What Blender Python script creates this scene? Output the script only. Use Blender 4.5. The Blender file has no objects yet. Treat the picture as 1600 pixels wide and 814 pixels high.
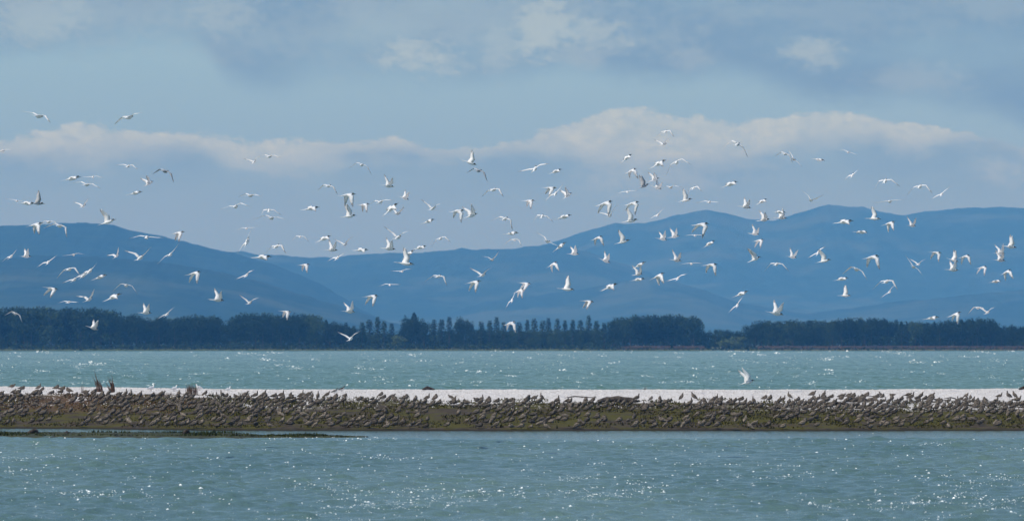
import bpy, math, random
import numpy as np
from mathutils import Vector, Matrix, Euler
R = math.radians
random.seed(7); rng = np.random.default_rng(7)
scene = bpy.context.scene
col = scene.collection

# ------------------------------------------------------------------ camera, light, sky
CAM_H = 3.9          # eye height above the water, metres
FPX = 8889.0         # focal length in photo pixels (200 mm on a 36 mm sensor, 1600 px wide)
HOR = 536.0          # photo row of the true horizon
cam_d = bpy.data.cameras.new('camera'); cam = bpy.data.objects.new('camera', cam_d); col.objects.link(cam)
cam.location = (0, 0, CAM_H); cam.rotation_euler = (R(90), 0, 0)
cam_d.lens = 200; cam_d.sensor_width = 36; cam_d.shift_y = (HOR - 407) / 1600
cam_d.clip_start = 1; cam_d.clip_end = 60000
cam_d.dof.use_dof = True; cam_d.dof.focus_distance = 262; cam_d.dof.aperture_fstop = 3.4
scene.camera = cam

SUN_EL, SUN_AZ = 50.0, -122.0      # azimuth measured from +Y (view direction), negative = left
sd = Vector((math.sin(R(SUN_AZ)) * math.cos(R(SUN_EL)), math.cos(R(SUN_AZ)) * math.cos(R(SUN_EL)), math.sin(R(SUN_EL))))
sun_d = bpy.data.lights.new('sun', 'SUN'); sun_d.energy = 4.6; sun_d.angle = R(0.5); sun_d.color = (1.0, .96, .9)
sun = bpy.data.objects.new('sun', sun_d); col.objects.link(sun)
sun.rotation_euler = (-sd).to_track_quat('-Z', 'Y').to_euler(); sun.location = (0, 0, 100)
scene.view_settings.view_transform = 'Standard'; scene.view_settings.look = 'None'
scene.view_settings.gamma = 1; scene.view_settings.use_curve_mapping = False
scene.view_settings.exposure = 0.0
scene.cycles.volume_bounces = 1
scene.cycles.max_bounces = 8
scene.cycles.volume_step_rate = 4
scene.cycles.sample_clamp_indirect = 3


class NT:
    """small helper to write node graphs as expressions"""
    def __init__(self, tree): self.t = tree; tree.nodes.clear()
    def n(self, kind, **kw):
        nd = self.t.nodes.new(kind)
        for k, v in kw.items():
            if k.startswith('_'): setattr(nd, k[1:], v)
        return nd
    def put(self, sock, v):
        if v is None: return
        if isinstance(v, bpy.types.NodeSocket): self.t.links.new(v, sock)
        elif isinstance(v, (tuple, list)):
            n = len(sock.default_value)
            sock.default_value = tuple(v)[:n] if len(v) >= n else tuple(v) + (1,) * (n - len(v))
        else: sock.default_value = v
    def m(self, op, a, b=None, c=None, clamp=False):
        nd = self.t.nodes.new('ShaderNodeMath'); nd.operation = op; nd.use_clamp = clamp
        for i, v in enumerate((a, b, c)): self.put(nd.inputs[i], v)
        return nd.outputs[0]
    def ss(self, x, a, b, lo=0.0, hi=1.0):
        nd = self.t.nodes.new('ShaderNodeMapRange'); nd.interpolation_type = 'SMOOTHSTEP'
        self.put(nd.inputs[0], x); self.put(nd.inputs[1], a); self.put(nd.inputs[2], b); self.put(nd.inputs[3], lo); self.put(nd.inputs[4], hi)
        return nd.outputs[0]
    def mix(self, f, a, b, mode='MIX'):
        nd = self.t.nodes.new('ShaderNodeMix'); nd.data_type = 'RGBA'; nd.blend_type = mode
        self.put(nd.inputs[0], f); self.put(nd.inputs[6], a); self.put(nd.inputs[7], b)
        return nd.outputs[2]
    def noise(self, vec, scale=1.0, detail=4.0, rough=.5, dist=0.0):
        nd = self.t.nodes.new('ShaderNodeTexNoise'); self.put(nd.inputs['Vector'], vec)
        self.put(nd.inputs['Scale'], scale); self.put(nd.inputs['Detail'], detail); self.put(nd.inputs['Roughness'], rough); self.put(nd.inputs['Distortion'], dist)
        return nd.outputs['Fac']
    def comb(self, x, y, z=0.0):
        nd = self.t.nodes.new('ShaderNodeCombineXYZ')
        for i, v in enumerate((x, y, z)): self.put(nd.inputs[i], v)
        return nd.outputs[0]
    def sep(self, v):
        nd = self.t.nodes.new('ShaderNodeSeparateXYZ'); self.put(nd.inputs[0], v); return nd.outputs
    def ramp(self, x, pts):
        nd = self.t.nodes.new('ShaderNodeValToRGB'); self.put(nd.inputs[0], x); cr = nd.color_ramp
        while len(cr.elements) < len(pts): cr.elements.new(.5)
        for e, (p, c) in zip(cr.elements, pts): e.position = p; e.color = c if len(c) == 4 else (*c, 1)
        return nd.outputs[0]
    def curve(self, x, pts):
        nd = self.t.nodes.new('ShaderNodeFloatCurve'); self.put(nd.inputs['Value'], x)
        c = nd.mapping.curves[0]
        while len(c.points) < len(pts): c.points.new(.5, .5)
        for p, (a, b) in zip(c.points, pts): p.location = (a, b)
        nd.mapping.update(); return nd.outputs[0]


SKY_STRENGTH = 0.10
world = bpy.data.worlds.new('World'); scene.world = world; world.use_nodes = True
w = NT(world.node_tree)
sky = w.n('ShaderNodeTexSky', _sky_type='NISHITA', _sun_disc=False, _sun_elevation=R(SUN_EL), _sun_rotation=R(SUN_AZ), _altitude=0, _air_density=1.2, _dust_density=0.6, _ozone_density=2.5)
tc = w.n('ShaderNodeTexCoord')
dx, dy, dz = w.sep(tc.outputs['Generated'])
ay = w.m('MAXIMUM', w.m('ABSOLUTE', dy), .02)
U = w.m('MULTIPLY', w.m('DIVIDE', dx, ay), FPX / 100)        # hundreds of photo pixels right of centre
V = w.m('MULTIPLY', w.m('DIVIDE', dz, ay), FPX / 100)        # hundreds of photo pixels above the horizon
un = w.m('PINGPONG', w.m('ADD', w.m('DIVIDE', U, 16), .5), 1.0)   # 0..1 over the view, then the same bank goes on
n1 = w.noise(w.comb(U, w.m('MULTIPLY', V, 2.2), 3.1), .55, 6, .55, .25)
n2 = w.noise(w.comb(w.m('MULTIPLY', U, 1.), w.m('MULTIPLY', V, 1.7), 9.7), 1.5, 5, .6, .2)
n3 = w.noise(w.comb(w.m('MULTIPLY', U, .35), w.m('MULTIPLY', V, .9), 5.5), .8, 5, .55)
n4 = w.noise(w.comb(U, w.m('MULTIPLY', V, 1.6), 1.7), 4.2, 8, .62, .15)
nsum = w.m('SUBTRACT', w.m('ADD', w.m('ADD', w.m('MULTIPLY', n1, .5), w.m('MULTIPLY', n2, .3)), w.m('MULTIPLY', n4, .2)), .5)
# low cumulus bank: upper edge as a curve over the azimuth (value = row height/6)
def ycur(pts): return [(x / 1600, (HOR - y) / 600) for x, y in pts]
top = w.m('MULTIPLY', w.curve(un, ycur([(0, 215), (70, 205), (120, 188), (200, 208), (300, 212), (420, 206), (540, 222), (620, 216), (700, 232), (820, 212), (900, 192), (970, 172), (1080, 182), (1200, 186), (1290, 176), (1400, 196), (1500, 208), (1540, 228), (1600, 240)])), 6)
bot = w.m('MULTIPLY', w.curve(un, ycur([(0, 248), (120, 246), (300, 240), (460, 243), (600, 238), (700, 240), (820, 232), (940, 250), (1050, 255), (1150, 250), (1250, 222), (1350, 222), (1420, 238), (1500, 226), (1600, 245)])), 6)
e_top = w.m('ADD', top, w.m('MULTIPLY', nsum, 1.3))
e_bot = w.m('ADD', bot, w.m('MULTIPLY', nsum, 1.6))
m_top = w.ss(w.m('SUBTRACT', e_top, V), -.03, .07)
m_bot = w.ss(w.m('SUBTRACT', V, e_bot), -.30, .22)
bank = w.m('MULTIPLY', m_top, m_bot)
bank = w.m('MULTIPLY', bank, w.m('MULTIPLY', w.ss(n2, .25, .62, .5, 1.0), w.ss(n4, .3, .65, .7, 1.1)))
veil = w.m('MULTIPLY', w.m('MULTIPLY', m_top, w.ss(V, 1.7, 2.9, .1, 1.0)), w.ss(n1, .3, .72, .25, 1.0))
def blob(cx, cy, rx, ry, a, seedv=0.0):
    bx = w.m('DIVIDE', w.m('SUBTRACT', w.m('MULTIPLY', w.m('SUBTRACT', un, .5), 16), (cx - 800) / 100), rx / 100)
    by = w.m('DIVIDE', w.m('SUBTRACT', V, (HOR - cy) / 100), ry / 100)
    r2 = w.m('SQRT', w.m('ADD', w.m('MULTIPLY', bx, bx), w.m('MULTIPLY', by, by)))
    r2 = w.m('ADD', r2, w.m('ADD', w.m('MULTIPLY', nsum, 5.0), w.m('MULTIPLY', w.m('SUBTRACT', n4, .5), 1.6)))
    return w.m('MULTIPLY', w.ss(r2, .05, 1.5, 1.0, 0.0), a)
bright = None
for b in [(170, 18, 300, 52, .42), (760, 26, 330, 62, .45), (1300, 20, 260, 40, .25), (60, 22, 120, 40, .7), (340, 20, 95, 36, .6), (352, 42, 25, 12, .5), (655, 88, 70, 26, 1.0), (850, 40, 55, 46, 1.0), (930, 48, 60, 30, .8), (560, 10, 60, 30, .5), (1272, 78, 46, 24, .8), (1090, 92, 40, 18, .45), (900, 85, 50, 22, .5), (1430, 128, 80, 20, .4), (1560, 12, 90, 30, .35), (1200, 20, 150, 30, .3), (780, 70, 30, 45, .6), (1560, 262, 40, 30, .55), (1060, 280, 90, 22, .5), (600, 50, 330, 55, .3), (1050, 258, 130, 40, .55)]:
    v = blob(*b); bright = v if bright is None else w.m('MAXIMUM', bright, v)
deck_edge = w.m('MULTIPLY', w.curve(un, [(x / 1600, (HOR - y) / 600) for x, y in [(0, 88), (150, 75), (300, 70), (360, 120), (420, 140), (520, 122), (650, 128), (800, 122), (900, 110), (1000, 125), (1150, 122), (1300, 160), (1450, 160), (1600, 200)]]), 6)
deck = w.ss(w.m('SUBTRACT', V, w.m('ADD', deck_edge, w.m('MULTIPLY', nsum, 1.0))), -.25, .35)
deck = w.m('MULTIPLY', deck, w.ss(n3, .3, .62, .55, 1.0))
grey = w.m('MAXIMUM', w.m('MULTIPLY', deck, .85), w.m('MULTIPLY', veil, .55))
skyc = w.mix(1.0, sky.outputs[0], (.72, 1.0, 1.28), 'MULTIPLY')
k = 1 / SKY_STRENGTH
C_GREY = (.175 * k, .285 * k, .42 * k); C_BR = (.55 * k, .68 * k, .64 * k); C_GAP = (.225 * k, .405 * k, .60 * k); C_LOW = (.23 * k, .38 * k, .52 * k)
low = w.ss(V, 0, 9, 1, 0)                                       # near the horizon the air is a flat pale blue
base = w.mix(w.m('MULTIPLY', low, .9), skyc, w.mix(w.ss(V, 1.6, 3.6), C_LOW, C_GAP))
c = w.mix(grey, base, C_GREY)
lightc = w.m('MAXIMUM', w.m('MULTIPLY', bank, .8), w.m('MULTIPLY', bright, .55))
c = w.mix(lightc, c, C_BR)
bg = w.n('ShaderNodeBackground'); w.put(bg.inputs[0], c); bg.inputs[1].default_value = SKY_STRENGTH
wo = w.n('ShaderNodeOutputWorld'); w.t.links.new(bg.outputs[0], wo.inputs[0])


# ------------------------------------------------------------------ helpers
def mat(name, build):
    m = bpy.data.materials.new(name); m.use_nodes = True
    t = NT(m.node_tree); out = t.n('ShaderNodeOutputMaterial'); s = build(t)
    t.t.links.new(s, out.inputs['Surface']); return m
def pbsdf(t, color, rough=.8, spec=.3, normal=None, **kw):
    b = t.n('ShaderNodeBsdfPrincipled'); t.put(b.inputs['Base Color'], color); t.put(b.inputs['Roughness'], rough)
    t.put(b.inputs['Specular IOR Level'], spec)
    if normal is not None: t.put(b.inputs['Normal'], normal)
    return b.outputs[0]
def bump(t, h, strength=.5, dist=.1):
    b = t.n('ShaderNodeBump'); t.put(b.inputs['Height'], h); b.inputs['Strength'].default_value = strength; b.inputs['Distance'].default_value = dist
    return b.outputs[0]
def objc(t): return t.n('ShaderNodeTexCoord').outputs['Object']
def rnd(t): return t.n('ShaderNodeObjectInfo').outputs['Random']
def geopos(t): return t.n('ShaderNodeNewGeometry').outputs['Position']

def mesh_from(name, verts, faces, mats, fm=None, smooth=False):
    me = bpy.data.meshes.new(name); me.from_pydata([tuple(v) for v in verts], [], faces)
    for m in (mats if isinstance(mats, (list, tuple)) else [mats]): me.materials.append(m)
    if fm is not None: me.polygons.foreach_set('material_index', fm)
    if smooth: me.polygons.foreach_set('use_smooth', [True] * len(me.polygons))
    me.update(); return me
def big_mesh(name, verts, faces, mats, fm=None, smooth=True):
    """numpy arrays: verts (n,3), faces (m,k) with one k"""
    me = bpy.data.meshes.new(name); n = len(verts); m, k_ = faces.shape
    me.vertices.add(n); me.vertices.foreach_set('co', np.asarray(verts, np.float32).ravel())
    me.loops.add(m * k_); me.loops.foreach_set('vertex_index', faces.astype(np.int32).ravel())
    me.polygons.add(m); me.polygons.foreach_set('loop_start', np.arange(m, dtype=np.int32) * k_)
    for q in (mats if isinstance(mats, (list, tuple)) else [mats]): me.materials.append(q)
    if fm is not None: me.polygons.foreach_set('material_index', np.asarray(fm, np.int32))
    me.polygons.foreach_set('use_smooth', [smooth] * m)
    me.update(calc_edges=True); return me
def link(name, me, parent=None, loc=(0, 0, 0), rot=None):
    o = bpy.data.objects.new(name, me); col.objects.link(o); o.location = loc
    if rot is not None: o.rotation_euler = rot
    if parent: o.parent = parent
    return o
def tag(o, label=None, cat=None, group=None, kind=None):
    if label:
        assert 4 <= len(label.split()) <= 16, label
        o['label'] = label
    if cat: o['category'] = cat
    if group: o['group'] = group
    if kind: o['kind'] = kind
    return o
def grid_faces(nr, nc):
    i = np.arange((nr - 1) * (nc - 1)); r = i // (nc - 1); c_ = i % (nc - 1); a = r * nc + c_
    return np.stack([a, a + 1, a + nc + 1, a + nc], 1)
def _hash(ix, iy, s):
    h = (ix.astype(np.int64) * 374761393 + iy.astype(np.int64) * 668265263 + s * 974711) & 0x7fffffff
    h = ((h ^ (h >> 13)) * 1274126177) & 0x7fffffff
    return ((h ^ (h >> 16)) & 0xffff) / 65535.0
def vnoise(x, y, s=0):
    x = np.asarray(x, float); y = np.asarray(y, float); ix = np.floor(x); iy = np.floor(y); fx = x - ix; fy = y - iy
    fx = fx * fx * (3 - 2 * fx); fy = fy * fy * (3 - 2 * fy)
    a = _hash(ix, iy, s); b = _hash(ix + 1, iy, s); c_ = _hash(ix, iy + 1, s); d = _hash(ix + 1, iy + 1, s)
    return (a * (1 - fx) + b * fx) * (1 - fy) + (c_ * (1 - fx) + d * fx) * fy
def fbm(x, y, s=0, o=4, g=.5):
    t = 0; a = 1; tot = 0
    for k_ in range(o): t = t + a * vnoise(np.asarray(x) * 2 ** k_, np.asarray(y) * 2 ** k_, s + k_ * 17); tot += a; a *= g
    return t / tot
def sstep(x, a, b):
    t = np.clip((x - a) / (b - a), 0, 1); return t * t * (3 - 2 * t)
def X_at(px, d): return (px - 800) / FPX * d
def Z_at(py, d): return CAM_H + (HOR - py) / FPX * d
ORD = 'first second third fourth fifth sixth seventh eighth ninth tenth eleventh twelfth thirteenth fourteenth fifteenth sixteenth seventeenth eighteenth nineteenth twentieth'.split()

# ------------------------------------------------------------------ ground, hills
M_ground = mat('ground', lambda t: pbsdf(t, t.mix(t.ss(t.noise(objc(t), .004, 5), .35, .65), (.07, .09, .035), (.12, .12, .06)), .95, .1))
gv = [(-15500, -2400, -2.2), (15500, -2400, -2.2), (15500, 24300, -2.2), (-15500, 24300, -2.2)]
tag(link('ground', mesh_from('ground', gv, [(0, 1, 2, 3)], M_ground)), kind='structure')
# land behind the far shore
def plain():
    xs = np.linspace(-15400, 15400, 61); ys = np.array([2925, 2945, 3000, 3600, 4500, 6000, 9000, 15000, 24200])
    zz = np.array([-.6, .6, .9, 1, 1, 1, 1, 1, 1.])
    X, Y = np.meshgrid(xs, ys); Z = np.repeat(zz[:, None], 61, 1)
    return big_mesh('coastal_plain', np.stack([X.ravel(), Y.ravel(), Z.ravel()], 1), grid_faces(len(ys), 61), M_ground)
tag(link('coastal_plain', plain()), kind='structure')

def hill_mat(t):
    p = geopos(t)
    a = t.noise(p, .0011, 6, .6, .5); b = t.noise(p, .005, 5, .6); c_ = t.noise(p, .02, 4, .6)
    fields = t.ss(t.m('ADD', t.m('MULTIPLY', a, .7), t.m('MULTIPLY', b, .3)), .46, .58)
    g = t.mix(t.ss(b, .35, .65), (.024, .042, .024), (.042, .056, .032)); f = t.mix(t.ss(c_, .3, .7), (.006, .015, .010), (.018, .032, .017))
    return pbsdf(t, t.mix(fields, f, g), .95, .05)
M_hill = mat('hill_bush_and_pasture', hill_mat)
def hill_range(name, d0, w_, prof, seed, spur=.30, rough=1.0, nx=1000, ny=50):
    px = np.linspace(-1300, 2900, nx); pp = np.array(prof, float)
    yy = np.interp(px, pp[:, 0], pp[:, 1])
    side = np.maximum(0, -px) / 1500 + np.maximum(0, px - 1600) / 1500
    yy = yy + side * 20 * np.sin(px / 170.0 + seed)
    H = np.maximum(Z_at(yy, d0), 2)
    dd = np.linspace(d0 - w_, d0 + w_, ny)
    PX, DD = np.meshgrid(px, dd); X = (PX - 800) / FPX * d0
    e = np.clip(1 - np.abs(DD - d0) / w_, 0, 1)
    warp = (fbm(X / 900, DD / 900, seed, 4) - .5)
    rid = 1 - np.abs(2 * fbm(X / 900 + warp * 1.5, DD / 2600, seed + 5, 4) - 1)     # spurs running down the slope
    Z = H[None, :] * (e ** 1.25) + H[None, :] * (rid - .72) * 4 * e * (1 - e) * spur
    Z = Z + (fbm(X / (d0 * .0022), DD / (d0 * .006), seed + 9, 4, .6) - .5) * d0 * .0011 * rough * np.clip(e * 1.5, 0, 1)
    Z = np.where(e <= 0, -2.5, Z - 2 * (1 - e))
    return tag(link(name, big_mesh(name, np.stack([X.ravel(), DD.ravel(), Z.ravel()], 1), grid_faces(ny, nx), M_hill)), kind='structure')
hill_range('left_hill', 13500, 2700, [(-1500, 330), (-700, 360), (-200, 335), (0, 349), (60, 348), (105, 343), (130, 344), (175, 346), (195, 354), (230, 361), (280, 372), (320, 382), (360, 391), (420, 408), (500, 440), (560, 480), (640, 520), (800, 535), (3100, 535)], 3, .18, .6)
hill_range('left_foothill', 10800, 2100, [(-1500, 440), (-600, 400), (-200, 420), (0, 404), (60, 396), (160, 398), (240, 405), (330, 420), (400, 436), (460, 455), (540, 480), (620, 505), (700, 532), (800, 535), (3100, 535)], 11, .2, .6)
hill_range('middle_hills', 16800, 3000, [(-1500, 420), (0, 420), (250, 415), (330, 398), (372, 388), (400, 394), (430, 394), (470, 399), (520, 400), (570, 394), (650, 393), (720, 386), (760, 388), (800, 386), (860, 380), (920, 390), (1000, 420), (1150, 470), (1400, 500), (1600, 480), (3100, 440)], 23, .2, .6)
hill_range('right_mountains', 20000, 3500, [(-1500, 500), (500, 500), (640, 470), (760, 420), (830, 385), (880, 369), (925, 354), (960, 345), (1010, 344), (1040, 337), (1075, 327), (1105, 323), (1130, 328), (1165, 338), (1205, 341), (1240, 331), (1270, 321), (1292, 317), (1320, 319), (1345, 318), (1375, 327), (1410, 334), (1440, 327), (1490, 322), (1520, 320), (1580, 319), (1600, 322), (1700, 330), (2000, 345), (2500, 320), (3100, 360)], 37, .2, .45)
hill_range('right_foothill', 15000, 2300, [(-1500, 535), (560, 535), (640, 505), (760, 470), (900, 452), (1010, 430), (1090, 448), (1150, 470), (1260, 490), (1400, 470), (1600, 450), (1900, 440), (3100, 470)], 51, .2, .6)

# ------------------------------------------------------------------ sand bar (shell bank)
def shore(px): return 253 + 8.0 * (1 - sstep(px, -150, 560)) + .5 * np.sin(np.asarray(px) / 73.0) + .25 * np.sin(np.asarray(px) / 19.0)
def bar_z(X, d):
    X = np.asarray(X, float); d = np.asarray(d, float)
    px = 800 + X / d * FPX; f = shore(px); t = d - f
    base_row = 536 + CAM_H * FPX / f                         # image row of the water's edge
    zi = 1.27 + .30 * (1 - sstep(px, -300, 900)) * .6
    z = np.interp(t, [-12, -.6, 0, .9, 8, 22, 30, 46, 50, 62], [-1.2, -.06, .0, .11, .56, 1.22, 1.36, 1.46, 1.42, -.8])
    z = z + .10 * (1 - sstep(px, 0, 500)) * sstep(t, 5, 40) + .12 * (fbm(X / 1.6, d / 3, 77, 4) - .5) * sstep(t, 0, 3) * (1 - sstep(t, 44, 50))
    z = z + .012 * (px - 1250) / 350 * sstep(px, 1250, 1600) * 4 * sstep(t, 20, 40)
    return z
def bar_mat(t):
    p = geopos(t); x, y, z = t.sep(p)
    n = t.noise(p, .55, 6, .65, .4); nb = t.noise(p, 2.6, 5, .7); nf = t.noise(p, 14, 4, .7); nw = t.noise(t.comb(x, t.m('MULTIPLY', y, .3), z), .22, 4, .6)
    shell = t.mix(t.ss(nf, .3, .7), (.37, .35, .34), (.70, .67, .665))
    sh2 = t.mix(t.m('MULTIPLY', t.ss(nb, .50, .70), .7), shell, (.27, .24, .21)); sh2 = t.mix(t.ss(t.noise(p, 34, 2, .8), .66, .72), sh2, (.12, .10, .09))
    mud = t.mix(t.ss(nb, .35, .6), (.024, .018, .012), (.066, .050, .034))
    olive = t.mix(t.ss(nf, .3, .7), (.030, .028, .005), (.092, .080, .014))
    red = t.mix(t.ss(nb, .4, .6), (.06, .035, .018), (.13, .075, .045))
    veg = t.mix(t.m('MAXIMUM', t.ss(n, .46, .56), t.m('MULTIPLY', t.m('MULTIPLY', t.ss(z, .15, .3), t.m('MULTIPLY', t.ss(z, .80, .6), t.ss(x, -12, 2))), t.ss(n, .41, .50))), mud, olive)
    left = t.m('MULTIPLY', t.ss(x, -14, -21), t.ss(z, .5, .9))
    veg = t.mix(t.m('MULTIPLY', left, t.ss(nw, .35, .6)), veg, red)
    lim = t.m('ADD', t.ss(x, -20, -2, 1.34, 1.07), t.m('MULTIPLY', t.m('SUBTRACT', nw, .5), .42))
    up = t.ss(t.m('SUBTRACT', z, lim), -.03, .05)
    patch = t.m('MULTIPLY', t.ss(nw, .56, .62), t.ss(z, .75, .95))
    patch2 = t.m('MULTIPLY', t.ss(n, .47, .53), t.m('MULTIPLY', t.ss(x, 9, 17), t.ss(z, .68, .85)))
    c_ = t.mix(t.m('MAXIMUM', up, t.m('MAXIMUM', patch, patch2)), veg, sh2)
    wet = t.ss(z, .0, .13)
    c_ = t.mix(wet, (.018, .014, .008), c_)
    return pbsdf(t, c_, .9, .15, bump(t, nf, .7, .05))
M_bar = mat('shell_and_mud', bar_mat)
def make_bar():
    us = np.concatenate([np.linspace(-.9, -.13, 30)[:-1], np.linspace(-.13, .13, 620), np.linspace(.13, .9, 30)[1:]])
    ts = np.concatenate([np.linspace(-12, -1, 6), np.linspace(-.6, 1.2, 16), np.linspace(1.5, 30, 110), np.linspace(30.5, 62, 60)])
    U_, T_ = np.meshgrid(us, ts); f = shore(800 + U_ * FPX); D = f + T_; X = U_ * D
    Z = bar_z(X, D)
    return big_mesh('shell_bank', np.stack([X.ravel(), D.ravel(), Z.ravel()], 1), grid_faces(len(ts), len(us)), M_bar)
tag(link('shell_bank', make_bar()), kind='structure')

def at_bar(px, t):
    d = float(shore(px)) + t; x = X_at(px, d); return x, d, float(bar_z(x, d))
def t_for_row(px, py):
    """depth behind the water's edge at which the bank's surface shows at this row"""
    best = 0
    for i in range(0, 185):
        t = i * .25; x, d, z = at_bar(px, t)
        row = HOR - (z - CAM_H) / d * FPX
        if row >= py: best = t
        else: break
    return best

# ------------------------------------------------------------------ islet strip of low marsh in front of the bar
def strip_half(px):
    px = np.asarray(px, float)
    return np.interp(px, [-900, 0, 370, 410, 520, 560, 600, 700, 760, 960, 1010, 1100], [5.5, 5.0, 3.6, 1.6, 1.3, .5, -.6, -.2, -.1, -.2, -1, -1])
def strip_c(px): return 237.2 + 5.0 * (1 - sstep(px, -300, 300)) * .6 + .7 * np.sin(np.asarray(px) / 110.0)
M_marsh = mat('marsh_mud', lambda t: pbsdf(t, t.mix(t.ss(t.noise(geopos(t), 3, 5, .7), .4, .6), (.018, .016, .008), (.05, .055, .015)), .8, .3))
def make_strip():
    us = np.linspace(-.19, .035, 460); ss = np.linspace(-1.6, 1.6, 13)
    U_, S_ = np.meshgrid(us, ss); px = 800 + U_ * FPX; h = np.maximum(strip_half(px), .05); D = strip_c(px) + S_ * h; X = U_ * D
    Z = np.where(strip_half(px) > 0, .03 + .09 * np.clip(strip_half(px) / 4, 0, 1), -.2)
    Z = (Z + .05 * (fbm(X * 1.6, D, 8, 3) - .45)) - .30 * np.clip(np.abs(S_) - .75, 0, 1)
    return big_mesh('marsh_islet', np.stack([X.ravel(), D.ravel(), Z.ravel()], 1), grid_faces(13, 460), M_marsh)
tag(link('marsh_islet', make_strip()), kind='structure')

# ------------------------------------------------------------------ water
def water_mat(t):
    p = geopos(t); x, y, z = t.sep(p)
    far = t.ss(y, 285, 330)
    n_big = t.noise(t.comb(t.m('MULTIPLY', x, .06), t.m('MULTIPLY', y, .012), 0), 1, 4, .55)
    near_c = t.mix(t.ss(n_big, .35, .65), (.055, .108, .098), (.098, .160, .142))
    far_c = t.mix(t.ss(n_big, .3, .7), (.050, .122, .066), (.076, .152, .086))
    base = t.mix(far, near_c, far_c)
    b1 = t.noise(p, 2.4, 4, .6, .3); b2 = t.noise(p, 9, 3, .65)
    calm = t.m('MULTIPLY', t.ss(y, 226, 240), t.ss(y, 300, 270))
    h = t.m('ADD', t.m('MULTIPLY', b1, .75), t.m('MULTIPLY', b2, .25))
    bn = t.n('ShaderNodeBump'); t.put(bn.inputs['Height'], h); t.put(bn.inputs['Strength'], t.m('SUBTRACT', 1.0, t.m('MULTIPLY', calm, .8))); bn.inputs['Distance'].default_value = .12
    b = t.n('ShaderNodeBsdfPrincipled'); t.put(b.inputs['Base Color'], base); t.put(b.inputs['Roughness'], .12)
    b.inputs['IOR'].default_value = 1.333; t.put(b.inputs['Normal'], bn.outputs[0])
    return b.outputs[0]
M_water = mat('estuary_water', water_mat)
WAVES = []
for i in range(46):
    lam = 0.26 * (10 ** (i / 45.0)); th = rng.normal(math.pi * .5 + .25, .75)
    WAVES.append((2 * math.pi / lam * math.cos(th), 2 * math.pi / lam * math.sin(th), .0105 * lam ** .75, rng.uniform(0, 6.28)))
def wave_z(X, D):
    Z = np.zeros_like(X)
    for kx, ky, a, ph in WAVES: Z += a * np.sin(kx * X + ky * D + ph)
    return Z
def make_water():
    us = np.concatenate([-np.geomspace(60, .15, 22), np.linspace(-.135, .135, 350), np.geomspace(.15, 60, 22)])
    rows = [-2300, -800, -200, -40, 5, 30, 60, 90, 112]
    d = 118.0
    while d < 246: rows.append(d); d += .21
    while d < 318: rows.append(d); d += 3
    while d < 2925: rows.append(d); d += .33 * (d / 318) ** 1.25
    rows.append(2950)
    ds = np.array(rows); U_, D = np.meshgrid(us, ds); X = np.clip(U_ * np.maximum(D, 60), -15300, 15300)
    fine = (np.abs(U_) < .14) & (D > 112)
    px = 800 + X / np.maximum(D, 1) * FPX
    lee = sstep(D, shore(px) - 26, shore(px) - 17) * (1 - sstep(D, 300, 330))      # sheltered water along the bank
    patch = .26 + .58 * fbm(X / 14, D / 22, 5, 3)
    A = (1 - .93 * lee) * patch
    A = A * np.where(D > 330, np.interp(D, [330, 900, 2900], [.85, 1.3, 2.2]), 1.0)
    for wx, wd in ((7.7, 197), (3.3, 228)): A = A * (1 - .75 * np.exp(-((X - wx) / 2.2) ** 2 - ((D - wd) / 7.0) ** 2))      # lulls
    W = wave_z(X, D)
    W = W + .30 * (np.sqrt(W * W + .0016) - .04)
    Z = np.where(fine, W * A, 0.0)
    print('water verts', Z.size, 'rms', float(np.std(W)))
    return big_mesh('water', np.stack([X.ravel(), D.ravel(), Z.ravel()], 1), grid_faces(len(ds), len(us)), M_water)
tag(link('water', make_water()), kind='structure')

# white flecks set on the wave crests to stand for sun glints
M_glint = mat('glint', lambda t: pbsdf(t, (.86, .9, .9), .35, .5))
def make_glints():
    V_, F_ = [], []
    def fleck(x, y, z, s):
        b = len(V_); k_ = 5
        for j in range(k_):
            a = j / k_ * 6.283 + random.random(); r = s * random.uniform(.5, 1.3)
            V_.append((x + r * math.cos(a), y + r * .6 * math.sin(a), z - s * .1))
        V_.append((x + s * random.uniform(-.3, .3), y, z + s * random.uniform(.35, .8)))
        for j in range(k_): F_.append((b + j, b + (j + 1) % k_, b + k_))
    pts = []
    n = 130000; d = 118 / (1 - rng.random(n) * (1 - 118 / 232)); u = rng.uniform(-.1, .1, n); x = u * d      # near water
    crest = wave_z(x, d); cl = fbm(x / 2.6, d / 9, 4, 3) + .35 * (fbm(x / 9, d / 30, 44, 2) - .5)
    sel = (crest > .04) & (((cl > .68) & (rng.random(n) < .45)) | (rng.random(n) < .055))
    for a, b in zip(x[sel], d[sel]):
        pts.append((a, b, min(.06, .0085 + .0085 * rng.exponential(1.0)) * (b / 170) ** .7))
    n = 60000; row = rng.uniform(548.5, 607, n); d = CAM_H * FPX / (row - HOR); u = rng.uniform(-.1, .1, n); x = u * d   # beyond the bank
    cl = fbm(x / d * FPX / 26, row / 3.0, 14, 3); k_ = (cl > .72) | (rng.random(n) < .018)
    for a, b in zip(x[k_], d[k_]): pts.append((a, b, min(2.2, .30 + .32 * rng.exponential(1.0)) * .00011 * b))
    print('glint', len(pts))
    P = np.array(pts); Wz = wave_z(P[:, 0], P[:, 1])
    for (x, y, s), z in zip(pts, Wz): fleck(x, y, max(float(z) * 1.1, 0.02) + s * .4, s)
    return mesh_from('glint_flecks', V_, F_, M_glint)
tag(link('glint_flecks', make_glints()), 'small white flecks set on the wave crests as sun glints', 'glint', kind='stuff')

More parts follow.
